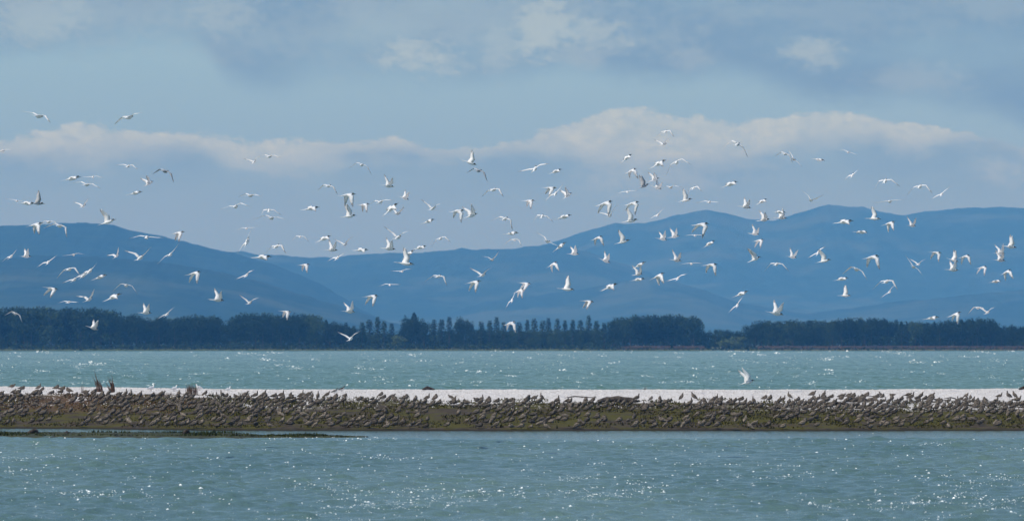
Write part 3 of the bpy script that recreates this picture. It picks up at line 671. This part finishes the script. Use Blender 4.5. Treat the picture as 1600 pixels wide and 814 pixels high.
# standing gulls at the back of the bank
G_m = wader_mesh('gull_body', 2, 1.0, 12, [M_gull_grey, M_white, M_white]); G_b = bill_mesh(2, 12, M_red, .05); G_l = (leg_mesh(1, M_red), leg_mesh(-1, M_red))
P_m = wader_mesh('stilt_body', 2, .95, 14, [M_wleg, M_white, M_wleg]); P_b = bill_mesh(2, 14, M_wbill, .09)
for px, py, rot, me, bl, sc, lab in [(236, 611, 20, G_m, G_b, 1.1, 'white gull standing at the bank crest left of the reeds'), (272, 611, 0, G_m, G_b, 1.0, 'white gull standing beside a wader just left of the reeds'),
                        (311, 610, 170, G_m, G_b, 1.05, 'white gull standing immediately right of the brown reed clump'), (356, 612, 0, G_m, G_b, .9, 'lone grey gull standing well right of the reed clump'),
                        (523, 616, 0, P_m, P_b, 1.0, 'left black and white bird of the pair on the shell crest'), (534, 612, 0, P_m, P_b, 1.0, 'right black and white bird of the pair on shell crest')]:
    x, d, z = at_bar(px, t_for_row(px, py)); o = link('gull' if me is G_m else 'pied_bird', me, None, (x, d, z), (0, 0, R(rot))); o.scale = (sc,) * 3
    tag(o, lab, 'gull' if me is G_m else 'shorebird'); link('bill', bl, o)
    for q in (G_l if me is G_m else LEGS): link('leg', q, o)

# ------------------------------------------------------------------ dead stalks, reeds, driftwood
def stalks(name, px, row, spec, label, cat, mt=M_dry):
    x, d, z = at_bar(px, t_for_row(px, row)); o = bpy.data.objects.new(name, None); col.objects.link(o); o.location = (x, d, z); tag(o, label, cat)
    for dx_, dy_, h, lean, r in spec:
        v, f = tube([(dx_, dy_, -.05), (dx_ + lean * .25, dy_, h * .35), (dx_ + lean * .55, dy_ + .02, h * .7), (dx_ + lean, dy_ + .03, h)], [r, r * .9, r * .6, r * .2], 5)
        link('stem', mesh_from('stem', v, f, mt), o)
    return o
rr = random.Random(3)
stalks('dead_plant', 156, 612, [(rr.uniform(-.12, .16), rr.uniform(-.15, .15), h, rr.uniform(-.34, -.08), .026) for h in (1.1, .85, .8, .6, .68, .58, .5, .46, .44, .38, .35, .33, .7, .62, .55, .5, .42, .4, .3, .5)], 'taller bare dead plant leaning left on the bank crest', 'dead plant')
stalks('dead_plant', 175, 613, [(rr.uniform(-.10, .14), rr.uniform(-.15, .15), h, rr.uniform(-.26, -.05), .028) for h in (.92, .80, .76, .6, .62, .52, .45, .48, .36, .34, .66, .55, .5, .42, .3, .5)], 'shorter bare dead plant just right of the taller one', 'dead plant')
stalks('dead_plant', 129, 613, [(rr.uniform(-.14, .14), rr.uniform(-.1, .1), h, rr.uniform(-.1, .12), .009) for h in (.55, .45, .4, .35, .5)], 'faint thin dry plant left of the two dead plants', 'dead plant')
stalks('reed_clump', 300, 617, [(rr.uniform(-.28, .28), rr.uniform(-.25, .25), rr.uniform(.36, .55), rr.uniform(-.06, .05), .017) for i in range(46)], 'dense upright reddish brown reed clump on the bank', 'reeds')
stalks('wooden_peg', 1007, 609, [(0, 0, .2, .05, .022), (.03, 0, .14, .1, .02)], 'tiny dark stub standing alone on the white shell crest', 'stub')
for px in (30, 205, 330, 377, 387, 1205): stalks('weed_tuft', px, 619 if px < 1000 else 634, [(rr.uniform(-.12, .12), rr.uniform(-.1, .1), rr.uniform(.1, .26), rr.uniform(-.08, .08), .016) for i in range(9)], {30: 'green weed tuft near the left end of bank', 205: 'green weed tuft right of the dead plants', 330: 'green weed tuft right of the brown reed clump', 377: 'left one of two green weed tufts after reeds', 387: 'right one of two green weed tufts after reeds', 1205: 'weed tuft below the hovering gull'}[px], 'weed', M_plant)
M_wood = mat('dark_driftwood', lambda t: pbsdf(t, t.mix(t.ss(t.noise(objc(t), 5, 5, .7), .35, .65), (.022, .018, .015), (.085, .07, .06)), .85, .15, bump(t, t.noise(objc(t), 18, 4), .6, .03)))
def drift(name, pts, r, label, squash=1.0):
    x0, d0, z0 = at_bar(pts[0][0], t_for_row(pts[0][0], pts[0][1])); P = []
    for px, py, lift in pts:
        P.append((X_at(px, d0) - x0, 0, lift))
    pth = [];
    for (ax, _, az), (bx, _, bz) in zip(P[:-1], P[1:]):
        for q in range(3): f = q / 3; pth.append((ax + (bx - ax) * f, .25 * math.sin((ax + (bx - ax) * f) * 2), az + (bz - az) * f))
    pth.append(P[-1]); n_ = len(pth)
    pth = [(x, y, z + float(bar_z(x0 + x, d0 + y)) - z0) for x, y, z in pth]
    rad = [r * (.35 + .65 * math.sin(math.pi * (i + .6) / (n_ + .4))) * (.85 + .3 * ((i * 37) % 7) / 7) for i in range(n_)]
    v, f = tube(pth, [(q, q * squash) for q in rad], 7); return tag(link(name, mesh_from(name, v, f, M_wood, None, True), None, (x0, d0, z0)), label, 'driftwood')
drift('driftwood_log', [(934, 627, .03), (948, 625, .10), (966, 625, .14), (985, 625, .10), (997, 626, .03)], .16, 'long dark humped log lying on shell behind the waders')
drift('driftwood_branch', [(882, 622, .02), (897, 622, .06), (915, 623, .03), (932, 624, .03)], .03, 'thin dark branch lying left of the humped log')
drift('driftwood_branch', [(1407, 622, .02), (1413, 622, .16), (1424, 622, .16), (1434, 625, .02)], .022, 'thin arched branch at the right of the bank')
drift('driftwood_branch', [(1440, 626, .08), (1452, 626, .10), (1468, 627, .09), (1482, 628, .03)], .028, 'low straight branch right of the arched branch')
drift('driftwood_branch', [(1475, 626, .12), (1486, 626, .16), (1494, 628, .08), (1497, 630, .02)], .03, 'bent branch in the middle of the right driftwood')
drift('driftwood_branch', [(1486, 636, .02), (1505, 636, .05), (1530, 636, .08), (1545, 634, .04)], .03, 'lower branch nearest the waders at far right')
drift('driftwood_branch', [(1498, 628, .06), (1525, 628, .08), (1550, 628, .05)], .02, 'thin pale-backed branch behind the lower right branch')
drift('driftwood_log', [(1322, 628, .05), (1334, 627, .10), (1350, 627, .11), (1358, 628, .04)], .10, 'short dark log half hidden by waders, right of centre')
drift('driftwood_branch', [(1337, 621, .05), (1352, 620, .07), (1372, 621, .05), (1384, 622, .02)], .022, 'thin twig lying behind the short dark log')
drift('driftwood_log', [(1290, 632, .02), (1305, 631, .08), (1325, 631, .07)], .07, 'low dark timber piece left of the short log')
drift('driftwood_log', [(660, 609, .02), (668, 609, .12), (678, 609, .02)], .09, 'dark lump of wood on crest above the centre-left waders')
drift('driftwood_log', [(1592, 609, .04), (1600, 608, .12), (1612, 608, .1)], .08, 'dark wood piece on the crest at the right edge')
# snags on the islet strip
for px, w_, h, lab in [(52, .28, .20, 'dark mud lump on the islet near the left edge'), (105, .10, .10, 'small dark knob on the islet below the dead plants'), (291, .14, .22, 'dark snag on the islet below the reed clump')]:
    d = float(strip_c(px)); v, f = tube([(-w_, 0, -.02), (-w_ * .4, .02, h * .5), (w_ * .3, 0, h * .95), (w_ * .5, 0, h), (w_ * .8, 0, -.02)], [.06, .11, .10, .05, .08], 6)
    tag(link('mud_lump' if h < .21 else 'snag', mesh_from('snag', v, f, M_wood, None, True), None, (X_at(px, d), d, .06)), lab, 'snag')

# ------------------------------------------------------------------ far shore: stop bank, mangroves, trees
def bank_mat(t):
    n = t.noise(geopos(t), .05, 4, .6)
    return pbsdf(t, t.mix(t.ss(n, .35, .65), (.040, .026, .020), (.062, .040, .028)), .95, .05)
xs = np.linspace(X_at(900, 2960), X_at(1900, 2960), 200); prof = np.array([(2946, .3), (2956, 2.3), (2962, 2.5), (2970, 2.4), (2980, .5)])
XX = np.repeat(xs[None], 5, 0); YY = np.repeat(prof[:, :1], 200, 1); px_ = 800 + XX / 2960 * FPX
amp = sstep(px_, 930, 990) * np.where((px_ > 1105) & (px_ < 1185), .35, 1); ZZ = prof[:, 1:2] * amp + .25 * (fbm(XX / 30, YY / 10, 3, 3) - .5) - .1
tag(link('stop_bank', big_mesh('stop_bank', np.stack([XX.ravel(), YY.ravel(), ZZ.ravel()], 1), grid_faces(5, 200), mat('dry_grass_bank', bank_mat))), kind='structure')
def crown_quads(n, pos_fn, s0, s1, rr):
    V_, F_, M_ = [], [], []
    for i in range(n):
        p, tone = pos_fn(rr); s = rr.uniform(s0, s1); a = Vector((rr.gauss(0, 1), rr.gauss(0, 1), rr.gauss(0, 1))).normalized(); b = a.orthogonal().normalized(); b.rotate(Matrix.Rotation(rr.uniform(0, 6.28), 3, a)); c_ = a.cross(b)
        k_ = len(V_); V_ += [tuple(p + b * s), tuple(p + c_ * s * rr.uniform(.5, 1)), tuple(p - b * s * rr.uniform(.6, 1)), tuple(p - c_ * s * rr.uniform(.5, 1))]; F_.append((k_, k_ + 1, k_ + 2, k_ + 3)); M_.append(tone)
    return V_, F_, M_
def leafm(name, c1, c2): return mat(name, lambda t: pbsdf(t, t.mix(1.0, t.mix(t.noise(objc(t), .6, 3), c1, c2), t.mix(rnd(t), (.75, .78, .8), (1.25, 1.22, 1.1)), 'MULTIPLY'), .85, .08))
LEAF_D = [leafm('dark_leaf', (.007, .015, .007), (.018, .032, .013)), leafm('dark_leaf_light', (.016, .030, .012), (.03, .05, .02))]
LEAF_P = [leafm('poplar_leaf', (.014, .028, .012), (.028, .048, .018)), leafm('poplar_leaf_light', (.03, .052, .018), (.05, .075, .03))]
LEAF_W = [leafm('willow_leaf', (.08, .11, .035), (.12, .15, .05)), leafm('willow_leaf_light', (.10, .14, .045), (.15, .18, .06))]
LEAF_G = [leafm('green_leaf', (.02, .038, .016), (.04, .062, .024)), leafm('green_leaf_light', (.035, .06, .022), (.06, .09, .032))]
M_trunk = mat('bark', lambda t: pbsdf(t, t.mix(t.noise(objc(t), 3, 4), (.03, .025, .02), (.08, .065, .05)), .9, .1))
def lobes(rr, n, R_, H0, H1): return [(Vector((rr.uniform(-.65, .65) * R_, rr.uniform(-.65, .65) * R_, H0 + (H1 - H0) * rr.uniform(.15, .9))), rr.uniform(.35, .55) * R_) for _ in range(n)]
def tree_protos(kind, seed):
    rr = random.Random(seed)
    if kind == 'poplar':
        def f(r):
            h = r.uniform(.06, 1) ** .85; rad = .085 * math.sin(math.pi * min(1, .12 + h * .84)) ** .38 * (1.0 - .22 * h) * r.uniform(.3, 1.1); a = r.uniform(0, 6.28)
            return Vector((rad * math.cos(a), rad * math.sin(a), h * (1 if h < .97 else 1.02))), int(r.random() < .3)
        q = crown_quads(520, f, .012, .026, rr); mt = LEAF_P
    elif kind == 'conifer':
        def f(r):
            h = r.uniform(.08, 1) ** .9; tier = .75 + .35 * abs(math.sin(h * 17 + seed)); rad = .30 * (1 - h) ** .75 * tier * math.sqrt(r.uniform(.05, 1.1)); a = r.uniform(0, 6.28)
            return Vector((rad * math.cos(a), rad * math.sin(a), h - .06 * rad)), int(r.random() < .15)
        q = crown_quads(800, f, .015, .035, rr); mt = LEAF_D
    else:
        lb = lobes(rr, 19, .38, .12, 1.0)
        def f(r):
            c_, rd = r.choice(lb); v = Vector((r.gauss(0, 1), r.gauss(0, 1), r.gauss(0, 1))).normalized() * rd * r.uniform(.5, 1.08); p = c_ + Vector((v.x, v.y, v.z * .8)); p.z = min(max(p.z, .03), 1.03)
            return p, int(r.random() < .28)
        q = crown_quads(1500, f, .016, .036, rr); mt = {'broad': LEAF_D, 'green': LEAF_G, 'willow': LEAF_W}[kind]
    crown = mesh_from('crown', q[0], q[1], mt, q[2]); h = .9 if kind != 'broad' else .75
    tv, tf = tube([(0, 0, -.02), (.004, 0, h * .35), (-.003, .003, h * .7), (0, 0, h)], [.022, .017, .011, .004], 6)
    lim = [(tv, tf, 0)]
    for j in range(6):
        z = .2 + .1 * j; a = j * 2.4; l_ = .05 if kind == 'poplar' else .2
        lv, lf = tube([(0, 0, z), (l_ * .5 * math.cos(a), l_ * .5 * math.sin(a), z + .06), (l_ * math.cos(a), l_ * math.sin(a), z + .16)], [.008, .006, .002], 5); lim.append((lv, lf, 0))
    V_, F_, _ = merge(*lim); return crown, mesh_from('trunk', V_, F_, M_trunk)
PR = {k_: [tree_protos(k_, s_ + hash_) for s_ in range(3)] for hash_, k_ in enumerate(['poplar', 'conifer', 'broad', 'green', 'willow'])}
trees = []      # px, top row, width factor, kind, distance
rr = random.Random(12)
def mass(x0, x1, topf, step, kinds, dlo=2975, dhi=3060, rows=3):
    step = step * .86
    for rw in range(rows):
        x = x0 + rr.uniform(0, step)
        while x < x1:
            e = min(1, (x - x0 + 9) / 22, (x1 - x + 9) / 22) if rw == 0 else 1
            trees.append((x, float(np.interp(x, *zip(*topf))) + rr.uniform(-2.2, 1.0) - 2.5 + (1 - e) * 6 + rw * .8, rr.uniform(.85, 1.15), rr.choice(kinds), dlo + (dhi - dlo) * (rw + rr.random() * .6) / rows)); x += step * rr.uniform(.75, 1.3)
mass(-30, 178, [(-30, 486), (20, 484), (60, 483), (100, 486), (150, 485), (178, 489)], 17, ['broad', 'broad', 'green'])
mass(185, 232, [(185, 499), (205, 495), (220, 498), (232, 505)], 14, ['broad'])
mass(238, 350, [(238, 500), (280, 499), (320, 496), (350, 501)], 14, ['broad', 'broad', 'green'])
mass(358, 500, [(358, 503), (372, 496), (385, 493), (420, 494), (440, 497), (470, 494), (495, 494), (502, 500)], 15, ['broad', 'green', 'broad'])
mass(506, 560, [(506, 502), (520, 508), (545, 513), (560, 516)], 13, ['broad', 'conifer'])
for x, y, wf, k_ in [(540, 507, .9, 'poplar'), (552, 512, 1, 'poplar'), (566, 506, 1.3, 'poplar'), (577, 504, 1.4, 'poplar'), (590, 501, 1.0, 'poplar'), (600, 506, 1.1, 'poplar'), (612, 506, 1.15, 'poplar'),
                     (647, 491, 1.05, 'conifer'), (640, 497, .8, 'broad'), (656, 500, .8, 'broad'), (678, 503, 1.3, 'poplar'), (690, 501, 1.2, 'poplar'), (702, 500, 1.0, 'poplar'), (725, 498, .78, 'broad'), (718, 503, .6, 'broad'), (733, 503, .6, 'broad'),
                     (752, 504, 1.1, 'poplar'), (765, 506, 1, 'poplar'), (776, 500, 1, 'poplar'), (787, 505, 1.1, 'poplar'), (799, 507, 1.0, 'poplar'), (811, 508, 1.3, 'poplar'), (824, 502, .9, 'poplar'), (835, 501, 1.1, 'poplar'), (848, 503, 1.1, 'poplar'), (857, 503, 1, 'poplar'), (871, 502, 1.0, 'poplar'), (883, 503, 1.0, 'poplar'), (895, 501, 1.0, 'poplar'), (907, 503, 1.2, 'poplar'), (920, 498, .85, 'poplar'), (932, 503, 1.3, 'poplar'), (944, 507, 1.1, 'poplar')]:
    trees.append((x, y - 2.5, wf * 1.12, k_, 2975 + (x * 7 % 50)))
mass(560, 625, [(560, 518), (590, 524), (625, 522)], 13, ['green', 'broad'], 2990, 3060, 1)
mass(628, 668, [(628, 508), (648, 500), (668, 510)], 10, ['broad'], 2990, 3060, 1)
mass(672, 715, [(672, 520), (715, 518)], 12, ['green', 'broad'], 2990, 3060, 1)
mass(735, 950, [(735, 516), (800, 520), (880, 519), (950, 516)], 12, ['green', 'broad', 'green'], 2990, 3060, 2)
mass(955, 1096, [(955, 503), (990, 497), (1030, 497), (1065, 496), (1090, 500), (1096, 506)], 14, ['broad', 'green', 'broad'])
trees.append((1104, 517, .8, 'broad', 2990)); trees.append((1118, 514, 1.5, 'poplar', 2985))
mass(1122, 1160, [(1122, 517), (1160, 520)], 12, ['broad'], 3020, 3080, 2)
trees.append((1150, 526, 1.25, 'willow', 2975)); trees.append((1137, 531, 1.2, 'willow', 2972)); trees.append((621, 524, .9, 'willow', 2975)); trees.append((585, 527, .8, 'green', 2974))
mass(1172, 1330, [(1172, 512), (1185, 505), (1240, 505), (1300, 504), (1330, 500)], 14, ['broad', 'green', 'broad'])
mass(1330, 1400, [(1330, 500), (1360, 500), (1400, 503)], 14, ['broad'])
mass(1400, 1475, [(1400, 505), (1440, 507), (1475, 506)], 12, ['broad', 'conifer', 'green'])
mass(1475, 1558, [(1475, 505), (1500, 503), (1545, 501), (1558, 506)], 10, ['conifer', 'broad', 'broad'])
mass(1560, 1640, [(1560, 512), (1640, 511)], 13, ['broad', 'conifer'])
TSEG = [(180, 'in the tall left wood'), (236, 'in the dip after the left wood'), (352, 'in the even wood left'), (503, 'in the rounded wood left of poplars'), (562, 'on the falling wood edge'), (625, 'left of the tallest tree'), (672, 'at the tallest tree'), (710, 'between the two big trees'), (745, 'at the second big tree'), (850, 'in the left poplar row'), (952, 'in the right poplar row'), (1100, 'in the block wood right of poplars'), (1168, 'in the low gap'), (1330, 'in the long right wood'), (1402, 'in the highest right wood'), (1477, 'in the lower right wood'), (1560, 'in the spiky far right wood'), (2000, 'at the right edge')]
TW = {'poplar': 'slim dark poplar', 'conifer': 'pointed dark conifer', 'broad': 'dark broad tree', 'green': 'greener broad tree', 'willow': 'pale green low willow'}
tl = ordinal_labels([(t_[0], (TW[t_[3]], ('standing' if t_[4] < 3015 else 'behind others'), next(n for l_, n in TSEG if t_[0] < l_))) for t_ in trees])
for i, (px, row, wf, k_, d) in enumerate(trees):
    H = Z_at(row + (rr.uniform(-2.5, 2.5) if k_ == 'poplar' else 0), d) - .8; o = bpy.data.objects.new(k_ + '_tree' if k_ in ('poplar', 'conifer', 'willow') else 'broadleaf_tree', None); col.objects.link(o)
    o.location = (X_at(px, d), d, .8); W = {'poplar': H * wf * 1.45, 'conifer': H * wf * .9, 'broad': max(H, 14) * wf * .80, 'green': max(H, 12) * wf * .78, 'willow': 13 * wf}[k_]
    o.scale = (W, W, H); o.rotation_euler = (0, 0, rr.uniform(0, 6.28)); tag(o, tl[i], 'tree', 'trees along the far shore')
    cm, tm = rr.choice(PR[k_]); link('crown', cm, o); link('trunk', tm, o)
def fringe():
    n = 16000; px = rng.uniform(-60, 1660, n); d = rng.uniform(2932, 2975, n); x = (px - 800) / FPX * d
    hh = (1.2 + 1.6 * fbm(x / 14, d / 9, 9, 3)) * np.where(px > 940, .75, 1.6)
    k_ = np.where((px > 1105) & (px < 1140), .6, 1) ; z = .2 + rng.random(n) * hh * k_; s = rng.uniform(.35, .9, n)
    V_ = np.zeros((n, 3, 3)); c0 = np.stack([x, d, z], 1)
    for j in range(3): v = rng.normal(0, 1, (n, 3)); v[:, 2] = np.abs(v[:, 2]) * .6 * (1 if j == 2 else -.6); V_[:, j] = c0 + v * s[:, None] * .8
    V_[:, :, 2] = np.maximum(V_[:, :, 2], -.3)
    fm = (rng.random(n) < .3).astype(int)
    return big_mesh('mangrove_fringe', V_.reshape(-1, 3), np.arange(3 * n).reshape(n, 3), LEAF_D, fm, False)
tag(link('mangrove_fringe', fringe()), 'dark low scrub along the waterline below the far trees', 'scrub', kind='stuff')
def under():
    n = 22000; px = rng.uniform(-60, 1660, n); d = rng.uniform(3000, 3085, n); x = (px - 800) / FPX * d
    hh = (5.5 + 4 * fbm(x / 22, d / 15, 19, 3)); z = rng.random(n) ** .8 * hh; s = rng.uniform(.6, 1.3, n)
    V_ = np.zeros((n, 3, 3)); c0 = np.stack([x, d, z], 1)
    for j in range(3): V_[:, j] = c0 + rng.normal(0, 1, (n, 3)) * s[:, None] * .8
    V_[:, :, 2] = np.maximum(V_[:, :, 2], .5)
    return big_mesh('undergrowth', V_.reshape(-1, 3), np.arange(3 * n).reshape(n, 3), LEAF_D, (rng.random(n) < .35).astype(int), False)
tag(link('undergrowth', under()), 'dense dark undergrowth filling the foot of the far woods', 'undergrowth', kind='stuff')

# ------------------------------------------------------------------ haze
hz = bpy.data.materials.new('haze'); hz.use_nodes = True; t = NT(hz.node_tree); out = t.n('ShaderNodeOutputMaterial')
pv = t.n('ShaderNodeVolumePrincipled'); pv.inputs['Color'].default_value = (.105, .375, .88, 1); pv.inputs['Absorption Color'].default_value = (.9, .55, 0, 1); pv.inputs['Density'].default_value = 8.0e-5
t.t.links.new(pv.outputs[0], out.inputs['Volume'])
top_z = 540
hv = [(sx * 15800, y, z) for z in (-3.4, top_z) for sx, y in ((-1, -2700), (1, -2700), (1, 24600), (-1, 24600))]
tag(link('haze', mesh_from('haze', hv, [(3, 2, 1, 0), (4, 5, 6, 7), (0, 1, 5, 4), (1, 2, 6, 5), (2, 3, 7, 6), (3, 0, 4, 7)], hz)), 'pale blue sea haze lying over the estuary and hills', 'haze', kind='stuff')
print('max z', max((o.matrix_world @ Vector(c_)).z for o in scene.objects if o.type == 'MESH' and o.name != 'haze' for c_ in o.bound_box))
